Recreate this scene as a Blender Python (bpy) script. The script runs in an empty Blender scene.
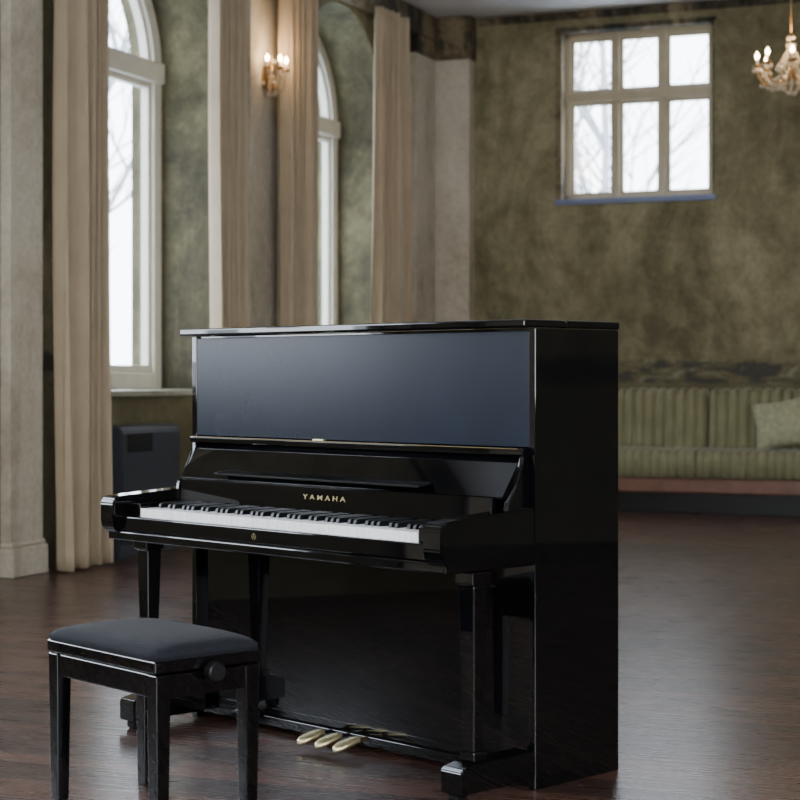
import bpy, bmesh, math, random
from mathutils import Vector, Matrix
random.seed(4)
A=math.radians(21.6); ca,sa=math.cos(A),math.sin(A)
def cw(X,Z): return (X*ca-Z*sa, X*sa+Z*ca)
COL=bpy.context.scene.collection
# ---------------------------------------------------------------- materials
def newmat(name):
    m=bpy.data.materials.new(name); m.use_nodes=True
    nt=m.node_tree; b=nt.nodes['Principled BSDF']; return m,nt,b
def srgb(r,g,b):
    f=lambda c:(c/255/12.92) if c/255<=.04045 else ((c/255+.055)/1.055)**2.4
    return (f(r),f(g),f(b),1)
def simple(name,col,rough=.5,metal=0,noise=0.0,nscale=20,bump=0,coat=0,emis=None,es=0,sheen=0,spec=.5):
    m,nt,b=newmat(name)
    b.inputs['Roughness'].default_value=rough; b.inputs['Metallic'].default_value=metal
    b.inputs['Coat Weight'].default_value=coat; b.inputs['Sheen Weight'].default_value=sheen
    b.inputs['Specular IOR Level'].default_value=spec
    b.inputs['Base Color'].default_value=col
    tc=nt.nodes.new('ShaderNodeTexCoord')
    n=nt.nodes.new('ShaderNodeTexNoise'); n.inputs['Scale'].default_value=nscale; n.inputs['Detail'].default_value=5
    nt.links.new(tc.outputs['Object'],n.inputs['Vector'])
    if noise>0:
        r=nt.nodes.new('ShaderNodeValToRGB')
        r.color_ramp.elements[0].position=.3; r.color_ramp.elements[1].position=.7
        r.color_ramp.elements[0].color=tuple(c*(1-noise) for c in col[:3])+(1,)
        r.color_ramp.elements[1].color=tuple(min(1,c*(1+noise)) for c in col[:3])+(1,)
        nt.links.new(n.outputs['Fac'],r.inputs['Fac']); nt.links.new(r.outputs['Color'],b.inputs['Base Color'])
    if bump>0:
        bp=nt.nodes.new('ShaderNodeBump'); bp.inputs['Strength'].default_value=bump; bp.inputs['Distance'].default_value=.01
        nt.links.new(n.outputs['Fac'],bp.inputs['Height']); nt.links.new(bp.outputs['Normal'],b.inputs['Normal'])
    if emis:
        b.inputs['Emission Color'].default_value=emis; b.inputs['Emission Strength'].default_value=es
    return m
def math_node(nt,op,a,b=None,clamp=False):
    n=nt.nodes.new('ShaderNodeMath'); n.operation=op; n.use_clamp=clamp
    for i,v in enumerate((a,b)):
        if v is None: continue
        if isinstance(v,(int,float)): n.inputs[i].default_value=v
        else: nt.links.new(v,n.inputs[i])
    return n.outputs[0]
def mix(nt,fac,c1,c2,mode='MIX'):
    n=nt.nodes.new('ShaderNodeMix'); n.data_type='RGBA'; n.blend_type=mode
    for s,v in ((n.inputs[0],fac),(n.inputs[6],c1),(n.inputs[7],c2)):
        if isinstance(v,(int,float,tuple)): s.default_value=v
        else: nt.links.new(v,s)
    return n.outputs[2]
def noise(nt,vec,scale,detail=6,rough=.6,dist=0):
    n=nt.nodes.new('ShaderNodeTexNoise'); n.inputs['Scale'].default_value=scale
    n.inputs['Detail'].default_value=detail; n.inputs['Roughness'].default_value=rough; n.inputs['Distortion'].default_value=dist
    nt.links.new(vec,n.inputs['Vector']); return n.outputs['Fac']
def ramp(nt,fac,stops):
    r=nt.nodes.new('ShaderNodeValToRGB'); e=r.color_ramp.elements
    while len(e)<len(stops): e.new(.5)
    for i,(p,c) in enumerate(stops): e[i].position=p; e[i].color=c
    nt.links.new(fac,r.inputs['Fac']); return r.outputs['Color']
def wallmat(name,c_dark,c_mid,c_light,dado=True,contrast=.1,stain=True):
    m,nt,b=newmat(name)
    g=nt.nodes.new('ShaderNodeNewGeometry'); pos=g.outputs['Position']
    mp=nt.nodes.new('ShaderNodeMapping'); mp.inputs['Scale'].default_value=(1,1,.5); nt.links.new(pos,mp.inputs['Vector'])
    n1=noise(nt,mp.outputs['Vector'],1.0,8,.7,.8)
    n2=noise(nt,pos,5.0,8,.7,.3)
    n3=noise(nt,pos,26.0,4,.6)
    n4=noise(nt,mp.outputs['Vector'],2.2,10,.75,1.2)
    s=math_node(nt,'ADD',math_node(nt,'MULTIPLY',n1,.65),math_node(nt,'MULTIPLY',n2,.35))
    c=ramp(nt,s,[(.5-contrast,c_dark),(.5,c_mid),(.5+contrast,c_light)])
    if stain:
        st=math_node(nt,'MULTIPLY',math_node(nt,'SUBTRACT',n4,.56),7,True)
        c=mix(nt,math_node(nt,'MULTIPLY',st,.42),c,c_light)
        st2=math_node(nt,'MULTIPLY',math_node(nt,'SUBTRACT',.43,n4),8,True)
        c=mix(nt,math_node(nt,'MULTIPLY',st2,.4),c,c_dark)
    c=mix(nt,.25,c,ramp(nt,n3,[(.3,(.25,.25,.25,1)),(.7,(1,1,1,1))]),'MULTIPLY')
    if dado:
        sp=nt.nodes.new('ShaderNodeSeparateXYZ'); nt.links.new(pos,sp.inputs[0])
        n5=noise(nt,pos,1.4,3,.5)
        z=math_node(nt,'ADD',sp.outputs[2],math_node(nt,'MULTIPLY',math_node(nt,'SUBTRACT',n5,.5),.14))
        z=math_node(nt,'ADD',z,math_node(nt,'MULTIPLY',math_node(nt,'SUBTRACT',n3,.5),.05))
        low=math_node(nt,'MULTIPLY',math_node(nt,'SUBTRACT',1.29,z),40,True)
        c=mix(nt,math_node(nt,'MULTIPLY',low,.6),c,srgb(84,78,54))
        mq=nt.nodes.new('ShaderNodeMapping'); mq.inputs['Scale'].default_value=(1.6,1.6,4.5); nt.links.new(pos,mq.inputs['Vector'])
        n6=noise(nt,mq.outputs['Vector'],1.8,8,.65,.8)
        band=math_node(nt,'SUBTRACT',4.2,math_node(nt,'MULTIPLY',math_node(nt,'ABSOLUTE',math_node(nt,'SUBTRACT',z,1.19)),36),True)
        pt=math_node(nt,'MULTIPLY',math_node(nt,'SUBTRACT',n6,.47),22,True)
        c=mix(nt,math_node(nt,'MULTIPLY',math_node(nt,'MULTIPLY',band,pt),.8),c,srgb(50,50,48))
        pt2=math_node(nt,'MULTIPLY',math_node(nt,'SUBTRACT',.41,n6),22,True)
        c=mix(nt,math_node(nt,'MULTIPLY',math_node(nt,'MULTIPLY',band,pt2),.4),c,srgb(150,146,128))
    nt.links.new(c,b.inputs['Base Color']); b.inputs['Roughness'].default_value=.85
    bp=nt.nodes.new('ShaderNodeBump'); bp.inputs['Strength'].default_value=.4; bp.inputs['Distance'].default_value=.015
    nt.links.new(n2,bp.inputs['Height']); nt.links.new(bp.outputs['Normal'],b.inputs['Normal'])
    return m
M_green=wallmat('green_plaster',srgb(88,82,58),srgb(121,114,84),srgb(154,147,116),contrast=.11)
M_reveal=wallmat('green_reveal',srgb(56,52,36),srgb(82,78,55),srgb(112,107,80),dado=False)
M_beige=wallmat('beige_plaster',srgb(166,156,136),srgb(190,181,162),srgb(204,196,179),dado=False,stain=False)
M_frieze=wallmat('dark_frieze',srgb(26,25,19),srgb(70,63,47),srgb(128,114,88),dado=False,contrast=.06)
M_ceil=simple('ceiling_paint',srgb(216,214,214),.8,noise=.06,nscale=2)
# floor
def floormat():
    m,nt,b=newmat('dark_wood_planks')
    g=nt.nodes.new('ShaderNodeNewGeometry'); pos=g.outputs['Position']
    br=nt.nodes.new('ShaderNodeTexBrick'); nt.links.new(pos,br.inputs['Vector'])
    br.inputs['Scale'].default_value=1; br.inputs['Brick Width'].default_value=1.3; br.inputs['Row Height'].default_value=.1
    br.inputs['Mortar Size'].default_value=.003; br.inputs['Bias'].default_value=0
    br.inputs['Color1'].default_value=srgb(58,41,36); br.inputs['Color2'].default_value=srgb(102,70,59); br.inputs['Mortar'].default_value=srgb(14,10,9)
    mp=nt.nodes.new('ShaderNodeMapping'); mp.inputs['Scale'].default_value=(1.5,22,1); nt.links.new(pos,mp.inputs['Vector'])
    gr=noise(nt,mp.outputs['Vector'],3,6,.5,.1)
    c=mix(nt,.4,br.outputs['Color'],ramp(nt,gr,[(.3,(.3,.3,.3,1)),(.7,(1,1,1,1))]),'MULTIPLY')
    n1=noise(nt,pos,1.6,6,.6)
    c=mix(nt,math_node(nt,'MULTIPLY',n1,.35),c,srgb(54,43,40))
    nt.links.new(c,b.inputs['Base Color'])
    r=math_node(nt,'ADD',math_node(nt,'MULTIPLY',gr,.12),.22); nt.links.new(r,b.inputs['Roughness'])
    bp=nt.nodes.new('ShaderNodeBump'); bp.inputs['Strength'].default_value=.28; bp.inputs['Distance'].default_value=.003
    h=math_node(nt,'SUBTRACT',math_node(nt,'MULTIPLY',gr,.35),br.outputs['Fac']); nt.links.new(h,bp.inputs['Height']); nt.links.new(bp.outputs['Normal'],b.inputs['Normal'])
    return m
M_floor=floormat()
M_white=simple('window_paint',srgb(206,202,190),.4,noise=.05,nscale=8)
M_cream=simple('cream_window_paint',srgb(180,168,142),.45,noise=.08,nscale=8)
M_bluegrey=simple('window_reveal_paint',srgb(112,124,156),.6,noise=.1,nscale=6)
M_sill=simple('sill_stone',srgb(150,148,132),.5,noise=.12,nscale=12)
M_curtain=simple('taupe_linen',srgb(168,151,126),.9,noise=.06,nscale=6,sheen=.1)
M_black=simple('polished_ebony',(.0022,.0023,.003,1),.03,noise=.1,nscale=4,coat=0,spec=.55)
M_satin=simple('satin_ebony',(.006,.010,.021,1),.27,noise=.15,nscale=3,spec=.26)
M_ledge=simple('semi_gloss_ebony',(.006,.0065,.008,1),.2,noise=.1,nscale=4,spec=.6)
M_dull=simple('matt_black',(.004,.004,.005,1),.35,noise=.1,nscale=10,spec=.3)
M_brass=simple('brass',srgb(222,208,164),.3,1,noise=.08,nscale=20)
M_pedal=simple('worn_brass',srgb(236,222,176),.38,.85,noise=.08,nscale=20)
M_letter=simple('gold_leaf_lettering',srgb(150,134,96),.4,1,noise=.05,nscale=20)
M_strip=simple('dull_brass',srgb(120,104,70),.35,1,noise=.08,nscale=20)
M_ivory=simple('key_ivory',srgb(248,248,247),.25,noise=.01,nscale=5)
M_kblack=simple('key_ebony',(.004,.004,.005,1),.3,noise=.1,nscale=20,spec=.3)
M_felt=simple('felt_red',srgb(50,18,20),.9,noise=.2,nscale=60)
M_seat=simple('navy_velvet',srgb(24,26,33),.75,noise=.25,nscale=160,bump=.3,sheen=.04,spec=.15)
M_sofa=simple('olive_velvet',srgb(120,117,84),.7,noise=.16,nscale=7,sheen=.25)
M_pillow=simple('pale_green_fabric',srgb(148,148,116),.8,noise=.25,nscale=25,sheen=.3)
M_wood=simple('reddish_wood',srgb(106,70,54),.4,noise=.2,nscale=9)
M_heater=simple('grey_heater_metal',srgb(58,62,70),.45,noise=.08,nscale=8)
M_heater_d=simple('heater_slots',srgb(24,26,30),.6,noise=.08,nscale=8)
M_bronze=simple('aged_bronze',srgb(158,126,80),.35,1,noise=.15,nscale=30)
M_crystal=simple('crystal',srgb(250,238,214),.06,noise=.05,nscale=30,coat=1); M_crystal.node_tree.nodes['Principled BSDF'].inputs['Transmission Weight'].default_value=.6
M_candle=simple('candle_sleeve',srgb(232,220,196),.5,noise=.04,nscale=30)
M_bulb=simple('warm_bulb',srgb(255,225,180),.3,emis=(1,.70,.40,1),es=45)
M_bark=simple('grey_bark',srgb(150,152,154),.9,noise=.2,nscale=5)
M_ground=simple('snowy_ground',srgb(200,204,210),.9,noise=.1,nscale=1)
def glassmat():
    m=bpy.data.materials.new('window_glass'); m.use_nodes=True; nt=m.node_tree; nt.nodes.clear()
    o=nt.nodes.new('ShaderNodeOutputMaterial'); t=nt.nodes.new('ShaderNodeBsdfTransparent'); t.inputs[0].default_value=(.95,.97,1,1)
    g=nt.nodes.new('ShaderNodeBsdfGlossy'); g.inputs['Roughness'].default_value=.02
    x=nt.nodes.new('ShaderNodeMixShader'); x.inputs[0].default_value=.05
    nt.links.new(t.outputs[0],x.inputs[1]); nt.links.new(g.outputs[0],x.inputs[2]); nt.links.new(x.outputs[0],o.inputs[0]); return m
M_glass=glassmat()
# ---------------------------------------------------------------- mesh helpers
def finish(bm,name,mat,parent=None,loc=(0,0,0),smooth=False,rot=None,label=None,kind=None):
    me=bpy.data.meshes.new(name); bmesh.ops.recalc_face_normals(bm,faces=bm.faces); bm.to_mesh(me); bm.free()
    for m in (mat if isinstance(mat,list) else [mat]): me.materials.append(m)
    if smooth:
        for p in me.polygons: p.use_smooth=True
    o=bpy.data.objects.new(name,me); COL.objects.link(o); o.location=loc
    if rot: o.rotation_euler=rot
    if parent: o.parent=parent
    if label: o['label']=label
    if kind: o['kind']=kind
    return o
def abox(bm,x0,x1,y0,y1,z0,z1,bev=0,seg=2,mi=0,taper=None):
    r=bmesh.ops.create_cube(bm,size=1); vs=r['verts']
    for v in vs:
        up=v.co.z>0
        x=x0+(x1-x0)*(v.co.x+.5); y=y0+(y1-y0)*(v.co.y+.5); z=z0+(z1-z0)*(v.co.z+.5)
        if taper and not up:
            cx,cy=(x0+x1)/2,(y0+y1)/2; x=cx+(x-cx)*taper; y=cy+(y-cy)*taper
        v.co=(x,y,z)
    fs=set(f for v in vs for f in v.link_faces)
    for f in fs: f.material_index=mi
    if bev>0:
        es=set(e for v in vs for e in v.link_edges)
        bmesh.ops.bevel(bm,geom=list(es),offset=bev,segments=seg,profile=.5,affect='EDGES',material=mi)
def box(name,x0,x1,y0,y1,z0,z1,mat,bev=0,parent=None,kind=None,label=None,seg=2,taper=None,loc=(0,0,0)):
    bm=bmesh.new(); abox(bm,x0,x1,y0,y1,z0,z1,bev,seg,0,taper)
    return finish(bm,name,mat,parent,kind=kind,label=label,loc=loc)
def prism(bm,pts,a0,a1,axis='x',mi=0):
    def co(p,a):
        if axis=='x': return (a,p[0],p[1])
        if axis=='y': return (p[0],a,p[1])
        return (p[0],p[1],a)
    v0=[bm.verts.new(co(p,a0)) for p in pts]; v1=[bm.verts.new(co(p,a1)) for p in pts]
    n=len(pts); fs=[bm.faces.new(v0),bm.faces.new(v1[::-1])]
    for i in range(n): fs.append(bm.faces.new((v0[i],v1[i],v1[(i+1)%n],v0[(i+1)%n])))
    for f in fs: f.material_index=mi
def tube(bm,pts,rads,n=8,mi=0):
    pts=[Vector(p) for p in pts]
    if not isinstance(rads,(list,tuple)): rads=[rads]*len(pts)
    rings=[]
    for i,p in enumerate(pts):
        d=(pts[min(i+1,len(pts)-1)]-pts[max(i-1,0)]).normalized()
        up=Vector((0,0,1)) if abs(d.z)<.95 else Vector((1,0,0))
        a=d.cross(up).normalized(); b=d.cross(a).normalized()
        rings.append([bm.verts.new(p+(a*math.cos(2*math.pi*k/n)+b*math.sin(2*math.pi*k/n))*rads[i]) for k in range(n)])
    for i in range(len(rings)-1):
        for k in range(n):
            f=bm.faces.new((rings[i][k],rings[i][(k+1)%n],rings[i+1][(k+1)%n],rings[i+1][k])); f.material_index=mi
    for r in (rings[0],rings[-1]):
        f=bm.faces.new(r); f.material_index=mi
def lathe(bm,prof,c=(0,0,0),n=16,mi=0):
    rings=[[bm.verts.new((c[0]+r*math.cos(2*math.pi*k/n),c[1]+r*math.sin(2*math.pi*k/n),c[2]+z)) for k in range(n)] for r,z in prof]
    for i in range(len(rings)-1):
        for k in range(n):
            f=bm.faces.new((rings[i][k],rings[i][(k+1)%n],rings[i+1][(k+1)%n],rings[i+1][k])); f.material_index=mi
    for r in (rings[0],rings[-1]):
        f=bm.faces.new(r); f.material_index=mi
def empty(name,loc,rz,label,cat):
    e=bpy.data.objects.new(name,None); COL.objects.link(e); e.location=loc; e.rotation_euler=(0,0,rz)
    e.empty_display_size=.2; e['label']=label; e['category']=cat; return e
def cp(o,parent=None,loc=None):
    c=o.copy(); COL.objects.link(c)
    if parent is not None: c.parent=parent
    if loc is not None: c.location=loc
    return c
# ---------------------------------------------------------------- room
XL,YB,XR,YR,ZC=-5.92,15.85,5.2,-4.2,4.48
XG=-6.4; XO=-6.6
SILL,SPR,RAD=1.06,3.32,.9
centres=[13.66,10.50,7.40,4.30,1.20,-1.90]
box('floor',XO,XR+.2,YR-.3,YB+.4,-.15,0,M_floor,kind='structure')
box('ceiling',XO,XR+.2,YR-.3,YB+.4,ZC,ZC+.15,M_ceil,kind='structure')
bm=bmesh.new()
bounds=[YB+.4]+[(centres[i]+centres[i+1])/2 for i in range(5)]+[YR-.2]
NA=28
for i,c in enumerate(centres):
    y1,y0=bounds[i],bounds[i+1]
    prism(bm,[(y0,0),(c-RAD,0),(c-RAD,ZC),(y0,ZC)],XO,XL)
    prism(bm,[(c+RAD,0),(y1,0),(y1,ZC),(c+RAD,ZC)],XO,XL)
    prism(bm,[(c-RAD,0),(c+RAD,0),(c+RAD,SILL-.04),(c-RAD,SILL-.04)],XO,XL)
    arc=[(c+RAD*math.cos(math.pi*k/NA),SPR+RAD*math.sin(math.pi*k/NA)) for k in range(NA+1)]
    for k in range(NA):
        p,q=arc[k],arc[k+1]
        prism(bm,[q,p,(p[0],ZC),(q[0],ZC)],XO,XL)
w=finish(bm,'wall_left',[M_green,M_reveal],kind='structure')
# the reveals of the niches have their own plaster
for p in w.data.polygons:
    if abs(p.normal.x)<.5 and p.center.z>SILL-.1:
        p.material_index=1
# back wall with window hole
wx0,wx1,wz0,wz1=-4.70,-3.29,2.75,4.30
bm=bmesh.new()
for (a,b_,c,d) in ((XO,wx0,0,ZC),(wx1,XR+.2,0,ZC),(wx0,wx1,0,wz0),(wx0,wx1,wz1,ZC)):
    abox(bm,a,b_,YB,YB+.35,c,d)
finish(bm,'wall_back',M_green,kind='structure')
# right wall, then rear wall; their tall windows are unseen, added for fill light
ww=[(-3.6,-1.8),(-.9,.9),(1.8,3.6)]
bm=bmesh.new()
ys=[YR-.2]+[v for p in ww for v in p]+[YB+.35]
for k in range(0,len(ys),2): abox(bm,XR,XR+.2,ys[k],ys[k+1],0,ZC)
for a,b_ in ww: abox(bm,XR,XR+.2,a,b_,0,.9); abox(bm,XR,XR+.2,a,b_,3.9,ZC)
finish(bm,'wall_right',M_green,kind='structure')
bm=bmesh.new()
rw=[(-5.0,-3.2),(-2.2,-.4),(.6,2.4),(3.0,4.6)]
xs=[XO]+[v for p in rw for v in p]+[XR+.2]
for k in range(0,len(xs),2): abox(bm,xs[k],xs[k+1],YR-.3,YR,0,ZC)
for a,b_ in rw: abox(bm,a,b_,YR-.3,YR,0,.9); abox(bm,a,b_,YR-.3,YR,3.9,ZC)
finish(bm,'wall_rear',M_green,kind='structure')
# pilasters on left wall
n=1
for i,(a,b_) in enumerate([(8.74,9.08),(11.82,12.42),(5.7,6.1),(2.6,3.0),(-.6,-.1)]):
    bm=bmesh.new(); abox(bm,XL,XL+.07,a,b_,0,ZC,.008); 
    finish(bm,f'trim_{n}',M_beige,kind='structure'); n+=1
    bm=bmesh.new(); abox(bm,XL,XL+.10,a-.015,b_+.015,0,.17,.01); abox(bm,XL,XL+.085,a-.008,b_+.008,.17,.20,.01)
    finish(bm,f'trim_{n}',M_beige,kind='structure'); n+=1
# corner pier
box(f'trim_{n}',XL,XL+.06,15.2,15.7,0,ZC,M_beige,.004,kind='structure'); n+=1
box(f'trim_{n}',XL,-5.53,15.7,YB,0,ZC,M_beige,.004,kind='structure'); n+=1
bm=bmesh.new()
abox(bm,XL,-5.51,15.68,YB,4.08,ZC,.008); abox(bm,XL,XL+.09,12.6,15.68,4.24,ZC,.02); abox(bm,XL,XL+.09,YR,12.6,4.3,ZC,.02)
abox(bm,XL,XL+.08,15.18,15.68,4.08,4.26,.01)
finish(bm,f'trim_{n}',M_frieze,kind='structure'); n+=1
box(f'trim_{n}',-5.5,XR,YB-.015,YB,4.40,ZC,M_frieze,.004,kind='structure'); n+=1
box('baseboard_back',-5.5,XR,YB-.03,YB,0,.14,M_wood,.006,kind='structure')
box('baseboard_left',XL,XL+.03,12.5,15.2,0,.14,M_beige,.006,kind='structure')
# arched windows
def arched_window(idx,c):
    bm=bmesh.new(); F=.11; x0,x1=XG-.06,XG+.05
    y0,y1=c-RAD,c+RAD
    abox(bm,x0,x1,y0,y0+F,SILL,SPR,.01); abox(bm,x0,x1,y1-F,y1,SILL,SPR,.01)
    abox(bm,x0,x1,y0+F,y1-F,SILL,SILL+.12,.01)
    abox(bm,x0-.01,x1+.03,y0,y1,SPR-.08,SPR+.07,.015)
    abox(bm,x0,x1,c-.05,c+.05,SILL+.1,SPR-.07,.01)
    abox(bm,x0,x1-.02,c-.03,c+.03,SPR+.05,SPR+RAD-F+.01,.005)
    # sash inner mouldings
    for a,b_ in ((y0+F,c-.05),(c+.05,y1-F)):
        for (p,q,r,s) in ((a,a+.035,SILL+.12,SPR-.08),(b_-.035,b_,SILL+.12,SPR-.08),(a+.035,b_-.035,SILL+.12,SILL+.17),(a+.035,b_-.035,SPR-.12,SPR-.08)):
            abox(bm,x0+.02,x1-.03,p,q,r,s,.004)
    for k in range(NA):
        t0,t1=math.pi*k/NA,math.pi*(k+1)/NA
        for r0,r1,u0,u1 in ((RAD-F,RAD,x0,x1),(RAD-F-.035,RAD-F,x0+.02,x1-.03)):
            pts=[(c+r1*math.cos(t0),SPR+r1*math.sin(t0)),(c+r1*math.cos(t1),SPR+r1*math.sin(t1)),(c+r0*math.cos(t1),SPR+r0*math.sin(t1)),(c+r0*math.cos(t0),SPR+r0*math.sin(t0))]
            prism(bm,pts,u0,u1)
    # panes
    def pane(pts):
        f=bm.faces.new([bm.verts.new((XG-.02,p[0],p[1])) for p in pts]); f.material_index=1
    pane([(y0+.05,SILL+.05),(y1-.05,SILL+.05),(y1-.05,SPR),(y0+.05,SPR)])
    pane([(c+(RAD-.05)*math.cos(math.pi*k/NA),SPR+(RAD-.05)*math.sin(math.pi*k/NA)) for k in range(NA+1)])
    finish(bm,f'window_{idx}',[M_white,M_glass],kind='structure')
for i,c in enumerate(centres):
    arched_window(i+1,c)
    box(f'trim_{n}',XG+.05,XL+.05,c-RAD,c+RAD,SILL-.04,SILL,M_sill,.008,kind='structure'); n+=1
# back high window
bm=bmesh.new(); ya,yb=YB+.14,YB+.22
F=.055
abox(bm,wx0,wx0+F,ya,yb,wz0,wz1,.01); abox(bm,wx1-F,wx1,ya,yb,wz0,wz1,.01)
abox(bm,wx0,wx1,ya,yb,wz0,wz0+F,.01); abox(bm,wx0,wx1,ya,yb,wz1-F,wz1,.01)
zt=3.70
abox(bm,wx0,wx1,ya-.02,yb,zt-.04,zt+.05,.012)
W=(wx1-wx0-2*F)/3
for k in (1,2):
    x=wx0+F+W*k; abox(bm,x-.028,x+.028,ya-.01,yb,wz0,wz1,.01)
for k in range(3):
    a=wx0+F+W*k+(.0 if k==0 else .028); b_=wx0+F+W*(k+1)-(.0 if k==2 else .028)
    for z0,z1 in ((wz0+F,zt-.04),(zt+.05,wz1-F)):
        s=.032
        for q in ((a,a+s,z0,z1),(b_-s,b_,z0,z1),(a+s,b_-s,z0,z0+s),(a+s,b_-s,z1-s,z1)):
            abox(bm,q[0],q[1],ya+.02,yb-.02,q[2],q[3],.004)
f=bm.faces.new([bm.verts.new(p) for p in ((wx0,yb-.03,wz0),(wx1,yb-.03,wz0),(wx1,yb-.03,wz1),(wx0,yb-.03,wz1))]); f.material_index=1
finish(bm,'window_7',[M_cream,M_glass],kind='structure')
bm=bmesh.new(); e=.012
abox(bm,wx0-.05,wx1+.02,YB-.03,ya,wz0-.035,wz0+e,.006)
finish(bm,f'trim_{n}',M_bluegrey,kind='structure'); n+=1
bm=bmesh.new()
abox(bm,wx0,wx0+e,YB-.008,ya,wz0,wz1); abox(bm,wx1-e,wx1,YB-.008,ya,wz0,wz1); abox(bm,wx0,wx1,YB-.008,ya,wz1-e,wz1)
abox(bm,wx0-.045,wx0,YB-.01,YB,wz0,wz1+.035); abox(bm,wx0,wx1+.02,YB-.01,YB,wz1,wz1+.035)
finish(bm,f'trim_{n}',M_frieze,kind='structure'); n+=1
# frames of the added, unseen windows in the rear and right walls
k=8
for a,b_ in rw:
    bm=bmesh.new(); y0,y1=YR-.2,YR-.12
    for q in ((a,a+.08,.9,3.9),(b_-.08,b_,.9,3.9),(a+.08,b_-.08,.9,1.0),(a+.08,b_-.08,3.8,3.9),(a+.08,b_-.08,2.9,3.0),((a+b_)/2-.04,(a+b_)/2+.04,1.0,3.8)):
        abox(bm,q[0],q[1],y0,y1,q[2],q[3],.006)
    finish(bm,f'window_{k}',M_white,kind='structure'); k+=1
for a,b_ in ww:
    bm=bmesh.new(); y0,y1=XR+.06,XR+.14
    for q in ((a,a+.08,.9,3.9),(b_-.08,b_,.9,3.9),(a+.08,b_-.08,.9,1.0),(a+.08,b_-.08,3.8,3.9),(a+.08,b_-.08,2.9,3.0),((a+b_)/2-.04,(a+b_)/2+.04,1.0,3.8)):
        abox(bm,y0,y1,q[0],q[1],q[2],q[3],.006)
    finish(bm,f'window_{k}',M_white,kind='structure'); k+=1
# ---------------------------------------------------------------- curtains
def curtain(y0,y1,seed,label):
    rnd=random.Random(seed); bm=bmesh.new(); nu,nv=170,44; zt,zb=4.27,.015
    pl=4.6+rnd.random()*1.2; ph=rnd.random()*6
    rows=[]
    for j in range(nv+1):
        v=j/nv; z=zt+(zb-zt)*v; row=[]
        for i in range(nu+1):
            u=i/nu
            spread=1-.10*math.exp(-v*4)+.03*math.sin(v*3+seed)
            yc=(y0+y1)/2; yy=yc+(u-.5)*(y1-y0)*spread+.014*math.sin(v*5+u*9+seed)
            amp=.045+.03*v
            ang=2*math.pi*(pl*u+.42*math.sin(2*math.pi*u*1.3+seed)+.09*math.sin(v*3.2+u*6+seed))+ph
            s=math.sin(ang); x=-5.74+amp*(math.copysign(abs(s)**.8,s))*(.75+.25*math.sin(7*u+seed))+.016*math.sin(ang*2.3+v*2)+.02*math.sin(3*u+seed)
            yy+=.018*math.cos(ang)
            row.append(bm.verts.new((x,yy,z)))
        rows.append(row)
    for j in range(nv):
        for i in range(nu): bm.faces.new((rows[j][i],rows[j][i+1],rows[j+1][i+1],rows[j+1][i]))
    o=finish(bm,'curtain',M_curtain,smooth=True,label=label)
    o['category']='curtain'; o['group']='floor-length window curtains'
    m=o.modifiers.new('s','SOLIDIFY'); m.thickness=.004
    return o
curtain(9.04,9.66,1,'taupe floor-length pleated curtain beside tall arched window')
curtain(10.98,11.52,2,'taupe floor-length pleated curtain between window and pilaster')
curtain(12.06,12.80,3,'taupe floor-length pleated curtain next to the wall sconce')
curtain(13.98,14.70,4,'taupe floor-length pleated curtain near the room corner pier')
# ---------------------------------------------------------------- heater
ht=empty('wall_heater',(XL,10.26,0),0,'dark grey metal wall heater below the window sill','heater')
bm=bmesh.new(); pr=[(0,.0),(.11,.0),(.11,.1),(.13,.12),(.13,.80),(.12,.825),(.09,.84),(0,.84)]
prism(bm,[(p[0],p[1]) for p in pr],-.38,.38,'y'); bmesh.ops.bevel(bm,geom=bm.edges[:],offset=.008,segments=2,affect='EDGES')
finish(bm,'heater_body',M_heater,ht)
bm=bmesh.new()
abox(bm,.125,.132,-.31,.01,.67,.79,.002)
for j in range(5): abox(bm,.130,.136,-.30,.0,.68+.02*j,.688+.02*j)
finish(bm,'heater_grille',M_heater_d,ht)
# ---------------------------------------------------------------- piano
px,py=cw(-.1645,5.570)
PR=math.radians(21.6-45.4)
P=empty('upright_piano',(px,py,0),PR,'polished black upright piano with open fallboard and brass pedals','piano')
P.scale=(1.014,1,1)
def pb(name,*a,mat=M_black,bev=.003,**k): return box(name,*a,mat,bev,parent=P,**k)
# case
IN=.738
bm=bmesh.new()
for s in (-1,1):
    x0,x1=sorted((s*IN,s*.76)); abox(bm,x0,x1,0,.37,0,1.288,.002)
abox(bm,-IN,IN,.315,.36,.02,1.27,.002)
abox(bm,-IN,IN,.01,.30,.02,.05,.002)
abox(bm,-IN,IN,.012,.045,1.268,1.288,.002)
finish(bm,'piano_case',M_black,P)
bm=bmesh.new(); abox(bm,-.770,.765,-.048,.128,1.289,1.312,.006,3); abox(bm,-.770,.765,.131,.371,1.289,1.312,.006,3)
finish(bm,'piano_lid',M_black,P)
bm=bmesh.new(); abox(bm,-.768,.763,.126,.133,1.306,1.3132,.001); finish(bm,'lid_hinge',M_strip,P,label='brass piano hinge')
pb('upper_front_panel',-.737,.737,.002,.028,.954,1.281,mat=M_satin,bev=.002)
bm=bmesh.new(); abox(bm,-IN,IN,-.028,.03,.930,.952,.005,3); finish(bm,'front_rail',M_black,P)
box('rail_strip',-.72,.72,-.031,-.027,.949,.9512,M_strip,.0005,parent=P,label='thin brass edge strip')
box('lid_knob',-.12,-.07,-.034,-.02,.951,.957,M_brass,.001,parent=P,label='small brass catch')
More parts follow.
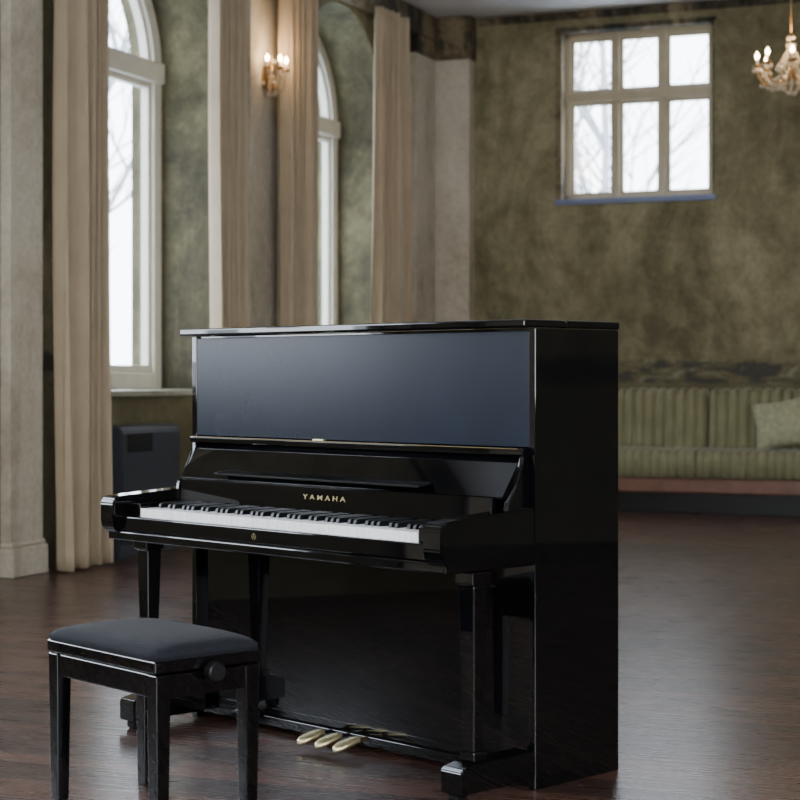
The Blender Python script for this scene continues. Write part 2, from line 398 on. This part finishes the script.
# fallboard (open, leaning back)
bm=bmesh.new()
prism(bm,[(-.085,.815),(-.005,.928),(.012,.922),(-.068,.806)],-.715,.715,'x')
bmesh.ops.bevel(bm,geom=bm.edges[:],offset=.003,segments=2,affect='EDGES')
finish(bm,'fallboard',M_black,P)
bm=bmesh.new()
prism(bm,[(-.108,.735),(-.085,.735),(-.080,.815),(-.102,.815)],-.69,.69,'x')
bmesh.ops.bevel(bm,geom=bm.edges[:],offset=.003,segments=2,affect='EDGES')
finish(bm,'name_board',M_black,P)
# music ledge
bm=bmesh.new(); prism(bm,[(-.124,.840),(-.070,.848),(-.068,.842),(-.124,.833)],-.50,.43,'x')
bmesh.ops.bevel(bm,geom=bm.edges[:],offset=.0018,segments=2,affect='EDGES')
for xx in (-.40,-.03,.34): abox(bm,xx-.02,xx+.02,-.095,-.064,.834,.843,.001)
finish(bm,'music_ledge',M_ledge,P)
# side scrolls above arms
for s in (-1,1):
    bm=bmesh.new(); x0,x1=sorted((s*.718,s*.736))
    prism(bm,[(-.092,.76),(-.085,.80),(-.045,.85),(-.022,.90),(-.018,.932),(.01,.932),(.01,.76)],x0,x1,'x')
    bmesh.ops.bevel(bm,geom=bm.edges[:],offset=.003,segments=2,affect='EDGES'); finish(bm,'fallboard_bracket',M_black,P)
# arms
arm=[(-.360,.652),(-.370,.662),(-.377,.69),(-.377,.742),(-.371,.758),(-.355,.766),(-.29,.770),(0,.786),(0,.63),(-.345,.645)]
for s in (-1,1):
    bm=bmesh.new(); x0,x1=sorted((s*.69,s*.76)); prism(bm,arm,x0,x1,'x')
    bmesh.ops.bevel(bm,geom=[e for e in bm.edges],offset=.004,segments=2,affect='EDGES'); finish(bm,'piano_arm',M_black,P)
bm=bmesh.new(); abox(bm,-.752,.752,-.352,.0,.625,.655,.006,3); finish(bm,'key_bed',M_black,P)
bm=bmesh.new(); abox(bm,-.69,.69,-.348,-.326,.655,.703,.005,3); finish(bm,'key_slip',M_black,P)
for s in (-1,1):
    x0,x1=sorted((s*.623,s*.69)); bm=bmesh.new(); abox(bm,x0,x1,-.322,-.11,.655,.744,.004,3); finish(bm,'cheek_block',M_black,P)
# keyboard
kb=box('keyboard',-.620,.620,-.30,-.09,.655,.69,M_dull,.002,parent=P)
box('key_felt',-.620,.620,-.132,-.118,.69,.733,M_felt,0,parent=P,label='dark red felt strip')
kw=1.24/52
bm=bmesh.new(); abox(bm,.0006,kw-.0006,-.320,-.128,.694,.729,.0012,2)
wk=finish(bm,'white_key',M_ivory,kb,loc=(-.620,0,0),label='glossy white key')
for i in range(1,52): cp(wk,kb,(-.620+kw*i,0,0))
bm=bmesh.new(); 
prism(bm,[(-.264,.726),(-.259,.741),(-.252,.744),(-.128,.745),(-.128,.726)],-.0068,.0068,'x'); bmesh.ops.bevel(bm,geom=bm.edges[:],offset=.0012,segments=2,affect='EDGES')
bk=None
for i in range(51):
    if i%7 in (0,2,3,5,6):
        loc=(-.620+kw*(i+1),0,0)
        if bk is None: bk=finish(bm,'black_key',M_kblack,kb,loc=loc,label='short black key')
        else: cp(bk,kb,loc)
# lettering
def text(body,size,loc,rot,mat,name,ext=.0004,sx=1.0,off=0,sp=1.6):
    cu=bpy.data.curves.new(name,'FONT'); cu.body=body; cu.size=size; cu.align_x='CENTER'; cu.align_y='CENTER'; cu.extrude=ext; cu.space_character=sp; cu.offset=off
    t=bpy.data.objects.new(name+'_tmp',cu); COL.objects.link(t); bpy.context.view_layer.update()
    me=bpy.data.meshes.new_from_object(t.evaluated_get(bpy.context.evaluated_depsgraph_get()))
    bpy.data.objects.remove(t); me.materials.clear(); me.materials.append(mat)
    o=bpy.data.objects.new(name,me); COL.objects.link(o); o.parent=P; o.location=loc; o.rotation_euler=rot; o.scale=(sx,1,1); return o
tilt=math.atan2(.08,.006)
text('YAMAHA',.021,(.012,-.1062,.782),(tilt,0,0),M_letter,'maker_lettering',off=.0003,sx=1.6,sp=1.6)
bm=bmesh.new() # emblem : circle with three forks
cx,cz=-.03,.678
for k in range(24):
    t0,t1=2*math.pi*k/24,2*math.pi*(k+1)/24
    pts=[(cx+r*math.cos(t),cz+r*math.sin(t)) for r,t in ((.009,t0),(.009,t1),(.008,t1),(.008,t0))]
    prism(bm,pts,-.3492,-.348,'y')
for k in range(3):
    a=math.pi/2+2*math.pi*k/3; d=Vector((math.cos(a),math.sin(a))); q=Vector((-d.y,d.x))*.0007
    c=Vector((cx,cz)); pts=[c+q,c-q,c+d*.010-q,c+d*.010+q]; prism(bm,[tuple(p) for p in pts],-.3493,-.348,'y')
finish(bm,'tuning_fork_emblem',M_brass,P)
# lower panel
bm=bmesh.new(); abox(bm,-IN,IN,.026,.05,.075,.620,.001); finish(bm,'lower_front_panel',M_black,P)
bm=bmesh.new(); abox(bm,-IN,IN,.026,.06,.03,.0745,.0005); finish(bm,'bottom_rail',M_black,P)
# toes, legs
for s in (-1,1):
    x0,x1=sorted((s*.684,s*.76)); bm=bmesh.new()
    prism(bm,[(-.300,.03),(-.300,.092),(-.294,.100),(-.25,.108),(.0,.108),(.0,.03)],x0,x1,'x')
    bmesh.ops.bevel(bm,geom=bm.edges[:],offset=.003,segments=2,affect='EDGES'); finish(bm,'toe_block',M_black,P)
    cx=s*.72; bm=bmesh.new(); abox(bm,cx-.029,cx+.029,-.239,-.181,.108,.585,.004,2,0,.60)
    abox(bm,cx-.034,cx+.034,-.248,-.172,.585,.625,.005,3); abox(bm,cx-.026,cx+.026,-.236,-.184,.108,.135,.004)
    finish(bm,'piano_leg',M_black,P)
    bm=bmesh.new()
    for yy in (-.27,): 
        tube(bm,[(cx-.018,yy,.0165),(cx+.018,yy,.0165)],.0165,16); abox(bm,cx-.022,cx+.022,yy-.012,yy+.012,.02,.034)
    finish(bm,'caster_wheel',M_dull,P,label='small black caster')
# pedals: short broad tongues on thin arms
for i,xx in enumerate((-.082,-.002,.078)):
    bm=bmesh.new(); prof=[(-.022,.008,.050),(-.034,.014,.051),(-.048,.021,.050),(-.068,.025,.047),(-.090,.026,.043),(-.108,.022,.038),(-.120,.014,.034),(-.126,.006,.032)]
    tops=[]
    for y,wd,z in prof:
        tops.append([bm.verts.new((xx-wd,y,z-.003)),bm.verts.new((xx-wd*.7,y,z+.003)),bm.verts.new((xx,y,z+.006)),bm.verts.new((xx+wd*.7,y,z+.003)),bm.verts.new((xx+wd,y,z-.003)),bm.verts.new((xx+wd*.8,y,z-.013)),bm.verts.new((xx-wd*.8,y,z-.013))])
    for a,b_ in zip(tops,tops[1:]):
        for q in range(7): bm.faces.new((a[q],a[(q+1)%7],b_[(q+1)%7],b_[q]))
    bm.faces.new(tops[0]); bm.faces.new(tops[-1])
    finish(bm,'pedal',M_pedal,P,smooth=True,label='brass pedal')
    box('pedal_arm',xx-.006,xx+.006,-.026,.03,.040,.050,M_dull if i<2 else M_strip,.002,parent=P)
# ---------------------------------------------------------------- bench
bx,by=cw(-.664,4.83)
B=empty('piano_bench',(bx,by,0),math.radians(21.6-49),'black piano bench with dark padded velvet seat','bench')
# cushion
bm=bmesh.new(); nu,nv=28,20; hx,hy=.268,.168
top=[]
for j in range(nv+1):
    row=[]
    for i in range(nu+1):
        u,v=-1+2*i/nu,-1+2*j/nv
        z=.452+.032*((1-abs(u)**4)*(1-abs(v)**4))**.5
        x=u*hx; y=v*hy
        r=max(0,(abs(u)*hx-(hx-.03)))**2+max(0,(abs(v)*hy-(hy-.03)))**2
        if r>.03**2:
            ex=hx-.03; ey=hy-.03; dx=abs(x)-ex; dy=abs(y)-ey; q=.03/math.sqrt(r); x=math.copysign(ex+dx*q,x); y=math.copysign(ey+dy*q,y)
        row.append(bm.verts.new((x,y,z)))
    top.append(row)
for j in range(nv):
    for i in range(nu): bm.faces.new((top[j][i],top[j][i+1],top[j+1][i+1],top[j+1][i]))
edge=top[0][:]+[r[-1] for r in top[1:]]+top[-1][-2::-1]+[r[0] for r in top[-2:0:-1]]
low=[bm.verts.new((v.co.x,v.co.y,.436)) for v in edge]
for i in range(len(edge)): bm.faces.new((edge[i],low[i],low[(i+1)%len(low)],edge[(i+1)%len(edge)]))
bm.faces.new(low)
finish(bm,'seat_cushion',M_seat,B,smooth=True,label='dark navy velvet seat pad')
box('seat_board',-.266,.266,-.166,.166,.404,.4365,M_black,.004,parent=B)
bm=bmesh.new()
abox(bm,-.262,.262,-.155,-.135,.340,.399,.003); abox(bm,-.262,.262,.135,.155,.340,.399,.003)
abox(bm,-.262,-.242,-.14,.14,.340,.399,.003); abox(bm,.242,.262,-.14,.14,.340,.399,.003)
abox(bm,-.23,.23,-.12,.12,.37,.406,.002)
finish(bm,'bench_frame',M_black,B)
lg=None
for sx in (-1,1):
    for sy in (-1,1):
        loc=(sx*.243,sy*.139,0)
        if lg is None:
            bm=bmesh.new(); abox(bm,-.023,.023,-.023,.023,.0,.400,.003,2,0,.78); lg=finish(bm,'bench_leg',M_black,B,loc=loc)
        else: cp(lg,B,loc)
for s in (-1,1):
    kz=.398
    bm=bmesh.new(); tube(bm,[(s*.255,0,kz),(s*.285,0,kz)],.008,12); tube(bm,[(s*.274,0,kz),(s*.278,0,kz),(s*.302,0,kz),(s*.306,0,kz)],[.020,.026,.026,.021],24)
    finish(bm,'height_knob',M_dull,B,label='round black height adjustment knob')
# ---------------------------------------------------------------- sofa
def ribbed(name,prof,x0,x1,ribs,amp,mat,parent,inset=.03):
    bm=bmesh.new(); N=len(prof); pr=[Vector(p) for p in prof]
    cen=sum(pr,Vector((0,0)))/N; nr=[]
    for i in range(N):
        t=(pr[(i+1)%N]-pr[i-1]).normalized(); q=Vector((t.y,-t.x))
        if q.dot(pr[i]-cen)<0: q=-q
        nr.append(q)
    nu=ribs*8; cols=[]
    for i in range(nu+1):
        u=i/nu; x=x0+(x1-x0)*u; off=amp*(abs(math.sin(math.pi*ribs*u))**.6-1)
        e=min(u,1-u)*(x1-x0)
        if e<inset: off-=inset*(1-math.sqrt(max(0,1-(1-e/inset)**2)))*.8
        cols.append([bm.verts.new((x,(pr[k]+nr[k]*off).x,(pr[k]+nr[k]*off).y)) for k in range(N)])
    for a,b_ in zip(cols,cols[1:]):
        for k in range(N): bm.faces.new((a[k],a[(k+1)%N],b_[(k+1)%N],b_[k]))
    bm.faces.new(cols[0]); bm.faces.new(cols[-1])
    return finish(bm,name,mat,parent,smooth=True)
S=empty('sofa',(-3.24,15.4,0),0,'olive green channel-tufted velvet sofa on reddish wood base','sofa')
def arcpts(cx,cy,r,a0,a1,n=6): return [(cx+r*math.cos(math.radians(a0+(a1-a0)*k/n)),cy+r*math.sin(math.radians(a0+(a1-a0)*k/n))) for k in range(n+1)]
bp_=[(-.10,.50)]+[(-.10+.0,.6),(-.095,.7),(-.075,.82)]+arcpts(.01,.95,.10,190,90,6)+arcpts(.12,.95,.10,80,0,5)+[(.24,.80),(.26,.6),(.26,.50)]
for k in range(4):
    ribbed('sofa_backrest',bp_,-1.64+.82*k,-1.64+.82*(k+1),9,.045,M_sofa,S,.09)
sp_=[(-.52,.30)]+arcpts(-.45,.45,.085,200,90,6)+[(-.3,.545),(-.1,.545),(.2,.54),(.2,.30)]
for k in range(2):
    ribbed('seat_cushion',sp_,-1.64+1.64*k,-1.64+1.64*(k+1),22,.022,M_sofa,S)
box('sofa_base',-1.66,1.66,-.50,.26,.175,.30,M_wood,.012,parent=S,label='reddish-brown wooden base rail')
box('sofa_under_shade',-1.6,1.6,-.42,.22,0,.177,M_dull,.004,parent=S,label='dark block in place of the shade under the base')  # black box stands in for the shade below the sofa base
for s in (-1,1):
    x0,x1=sorted((s*1.64,s*1.80)); bm=bmesh.new(); abox(bm,x0,x1,-.50,.26,.19,.76,.06,5); finish(bm,'sofa_armrest',M_sofa,S,smooth=True)
# pillow
bm=bmesh.new(); nu=24
for sgn in (-1,1):
    g=[]
    for j in range(nu+1):
        row=[]
        for i in range(nu+1):
            u,v=-1+2*i/nu,-1+2*j/nu
            h=.085*((1-u*u)*(1-v*v))**.45*sgn
            pin=1-.10*(1-abs(u*v))*(max(abs(u),abs(v))**3)
            row.append(bm.verts.new((u*.23*pin,h,v*.205*pin)))
        g.append(row)
    for j in range(nu):
        for i in range(nu): bm.faces.new((g[j][i],g[j][i+1],g[j+1][i+1],g[j+1][i]))
bmesh.ops.remove_doubles(bm,verts=bm.verts,dist=.0005)
pl=finish(bm,'throw_pillow',M_pillow,loc=(-2.57,15.12,.756),rot=(math.radians(-14),math.radians(-9),0),smooth=True)
pl['label']='pale green square throw pillow leaning on the sofa back'; pl['category']='pillow'
# ---------------------------------------------------------------- lamps
def drop(bm,x,y,z,s):
    lathe(bm,[(s*.1,z),(s*.6,z-s*.8),(s,z-s*1.8),(s*.6,z-s*2.6),(s*.08,z-s*3.0)],(x,y,0),6)
def bezier(p0,p1,p2,p3,n=10):
    return [tuple(Vector(p0)*(1-t)**3+Vector(p1)*3*t*(1-t)**2+Vector(p2)*3*t*t*(1-t)+Vector(p3)*t**3) for t in [k/n for k in range(n+1)]]
def candle_arms(E,angles,R,z0,zc,base=(0,0)):
    for a in angles:
        c,s=math.cos(a),math.sin(a)
        bm=bmesh.new()
        tube(bm,bezier((base[0]+.02*c,base[1]+.02*s,z0),(base[0]+R*.5*c,base[1]+R*.5*s,z0-.12),(base[0]+R*c,base[1]+R*s,z0-.10),(base[0]+R*c,base[1]+R*s,zc)),.005,8)
        lathe(bm,[(.008,zc-.01),(.026,zc),(.032,zc+.01),(.012,zc+.012)],(base[0]+R*c,base[1]+R*s,0),14)
        finish(bm,'lamp_arm',M_bronze,E,smooth=True)
        bm=bmesh.new(); tube(bm,[(base[0]+R*c,base[1]+R*s,zc+.01),(base[0]+R*c,base[1]+R*s,zc+.055)],.008,10); finish(bm,'candle_sleeve',M_candle,E,smooth=True)
        bm=bmesh.new(); lathe(bm,[(.005,0),(.012,.012),(.015,.022),(.008,.04),(.002,.052)],(base[0]+R*c,base[1]+R*s,zc+.055),12); finish(bm,'candle_bulb',M_bulb,E,smooth=True,label='glowing warm candle bulb')
def crystals(E,pts,s):
    bm=bmesh.new()
    for p in pts: drop(bm,p[0],p[1],p[2],s*random.uniform(.75,1.2))
    o=finish(bm,'crystal_drops',M_crystal,E); o['kind']='stuff'
K=empty('wall_sconce',(XL+.07,12.04,3.36),0,'bronze wall sconce with crystal drops and lit candle bulbs','wall lamp')
bm=bmesh.new(); prism(bm,[(.04*math.cos(t*math.pi/8),.09*math.sin(t*math.pi/8)) for t in range(16)],0,.02,'x'); bmesh.ops.bevel(bm,geom=bm.edges[:],offset=.004,segments=2,affect='EDGES')
lathe(bm,[(.004,.17),(.014,.14),(.008,.10),(.02,.05),(.009,0),(.022,-.05),(.014,-.09),(.004,-.11)],(.06,0,0),14); tube(bm,[(.01,0,0),(.06,0,0)],.01)
finish(bm,'sconce_backplate',M_bronze,K,smooth=False)
angs=[math.radians(d) for d in (-80,-28,28,80)]
candle_arms(K,angs,.11,-.02,.05,(.06,0))
pp=[]
for a in angs:
    for q in range(6):
        pp.append((.06+.11*math.cos(a)+.03*math.cos(q*math.pi/3),.11*math.sin(a)+.03*math.sin(q*math.pi/3),.04))
    for q in range(5): r=.02+.09*q/5; pp.append((.06+r*math.cos(a+.3),r*math.sin(a+.3),.02-.06*math.sin(math.pi*q/5))); pp.append((.06+r*math.cos(a),r*math.sin(a),-.06-.05*(1-q/5)))
for q in range(8): pp.append((.06+.06*math.cos(q*math.pi/4),.06*math.sin(q*math.pi/4),-.03)); pp.append((.06+.03*math.cos(q*math.pi/4),.03*math.sin(q*math.pi/4),-.11)); pp.append((.06+.03*math.cos(q*math.pi/4),.03*math.sin(q*math.pi/4),.13))
crystals(K,pp,.010)
hx_,hy_=cw(2.82,13.0)
C=empty('chandelier',(hx_,hy_,3.33),0,'crystal candle chandelier with lit bulbs hanging from ceiling','chandelier')
CH=ZC-3.33
bm=bmesh.new(); lathe(bm,[(.004,.30),(.012,.27),(.008,.23),(.02,.19),(.010,.14),(.024,.09),(.014,.04),(.04,0),(.025,-.04),(.010,-.06),(.016,-.08),(.004,-.11)],(0,0,0),18)
tube(bm,[(0,0,.28),(0,0,CH-.04)],.004,8); lathe(bm,[(.01,-.07),(.05,-.03),(.06,0)],(0,0,CH),18)
finish(bm,'chandelier_stem',M_bronze,C,smooth=True)
candle_arms(C,[2*math.pi*k/8+.2 for k in range(8)],.24,.0,.06)
pp=[]
for k in range(8):
    a=2*math.pi*k/8+.2
    for q in range(8): pp.append((.24*math.cos(a)+.03*math.cos(q*math.pi/4),.24*math.sin(a)+.03*math.sin(q*math.pi/4),.05))
    for q in range(8):
        r=.05+.19*q/8; pp.append((r*math.cos(a+.39),r*math.sin(a+.39),.05-.08*math.sin(math.pi*q/8)))
        pp.append((r*math.cos(a),r*math.sin(a),-.05-.03*math.sin(math.pi*q/8)))
        pp.append((r*.5*math.cos(a+.2),r*.5*math.sin(a+.2),.18-.15*q/8))
    for q in range(4): pp.append(((.02+.04*q/4)*math.cos(a),(.02+.04*q/4)*math.sin(a),.28-.06*q))
    pp.append((.06*math.cos(a),.06*math.sin(a),-.09)); pp.append((.03*math.cos(a),.03*math.sin(a),-.12))
crystals(C,pp,.0105)
for e,d in ((K,10),(C,16)):
    l=bpy.data.lights.new('glow','POINT'); l.energy=d; l.color=(1,.68,.38); l.shadow_soft_size=.1
    o=bpy.data.objects.new('lamp_glow',l); COL.objects.link(o); o.location=(e.location.x+(.17 if e is K else 0),e.location.y,e.location.z+.22)
# ---------------------------------------------------------------- outside
box('ground',-60,60,-60,60,-.5,-.3,M_ground,kind='structure')
def tree(x,y,h,seed):
    r=random.Random(seed); bm=bmesh.new()
    def br(p,d,l,rad,dep):
        pts=[p]; q=Vector(p); dd=Vector(d)
        for k in range(4):
            dd=(dd+Vector((r.uniform(-.15,.15),r.uniform(-.15,.15),r.uniform(-.05,.12)))).normalized(); q=q+dd*l/4; pts.append(tuple(q))
            if dep>0:
                for _ in range(2):
                    a=r.uniform(0,6.28); nd=(dd*.8+Vector((math.cos(a),math.sin(a),.25))*.8).normalized(); br(tuple(q),nd,l*.55,rad*.5,dep-1)
        tube(bm,pts,[rad*(1-.12*k) for k in range(5)],6)
    br((x,y,-.3),(0,0,1),h,.11,3)
    o=finish(bm,'bare_tree',M_bark,smooth=True); o['label']='bare leafless tree standing outside the window'; o['category']='tree'; o['group']='bare trees outside'
tree(-8.2,31,7.4,1); tree(-16.5,27,7,3)
# ---------------------------------------------------------------- light
wd=bpy.data.worlds.new('overcast_sky'); bpy.context.scene.world=wd; wd.use_nodes=True; nt=wd.node_tree
bg=nt.nodes['Background']; tc=nt.nodes.new('ShaderNodeTexCoord'); sp=nt.nodes.new('ShaderNodeSeparateXYZ')
nt.links.new(tc.outputs['Generated'],sp.inputs[0])
c=ramp(nt,sp.outputs[2],[(0,(.92,.96,1,1)),(.6,(.80,.90,1,1))]); nt.links.new(c,bg.inputs['Color']); bg.inputs['Strength'].default_value=11
def area(loc,rot,sx,sy,P=None,col=(1,.97,.94)):
    l=bpy.data.lights.new('daylight','AREA'); l.shape='RECTANGLE'; l.size=sx; l.size_y=sy
    if P is None: l.cycles.is_portal=True
    else: l.energy=P; l.color=col
    o=bpy.data.objects.new('window_daylight',l); COL.objects.link(o); o.location=loc; o.rotation_euler=rot
for i,c in enumerate(centres): area((XG+.08 if i>1 else XG-.15,c,2.65 if i<2 else 2.5),(0,math.radians(-90),0),3.2 if i<2 else 2.8,1.8 if i<2 else 1.6,None if i<2 else 66,(.76,.86,1))
area(((wx0+wx1)/2,YB+.3,(wz0+wz1)/2),(math.radians(-90),0,0),1.4,1.55)
for a,b_ in rw: area(((a+b_)/2,YR-.08,2.4),(math.radians(90),0,0),1.6,2.9,70)  # frontal fill lamps set in the added rear windows
for a,b_ in ww: area((XR+.03,(a+b_)/2,2.4),(0,math.radians(90),0),2.9,1.7,82)  # fill lamps set in the added right-wall windows
# ---------------------------------------------------------------- camera
cam=bpy.data.cameras.new('camera'); co=bpy.data.objects.new('camera',cam); COL.objects.link(co)
co.location=(0,0,1.154); co.rotation_euler=(math.radians(90),0,A)
cam.sensor_width=36; cam.lens=36*1803/800; cam.shift_y=-24/800; cam.clip_start=.05; cam.clip_end=200
cam.dof.use_dof=True; cam.dof.focus_distance=5.3; cam.dof.aperture_fstop=5.0
bpy.context.scene.camera=co
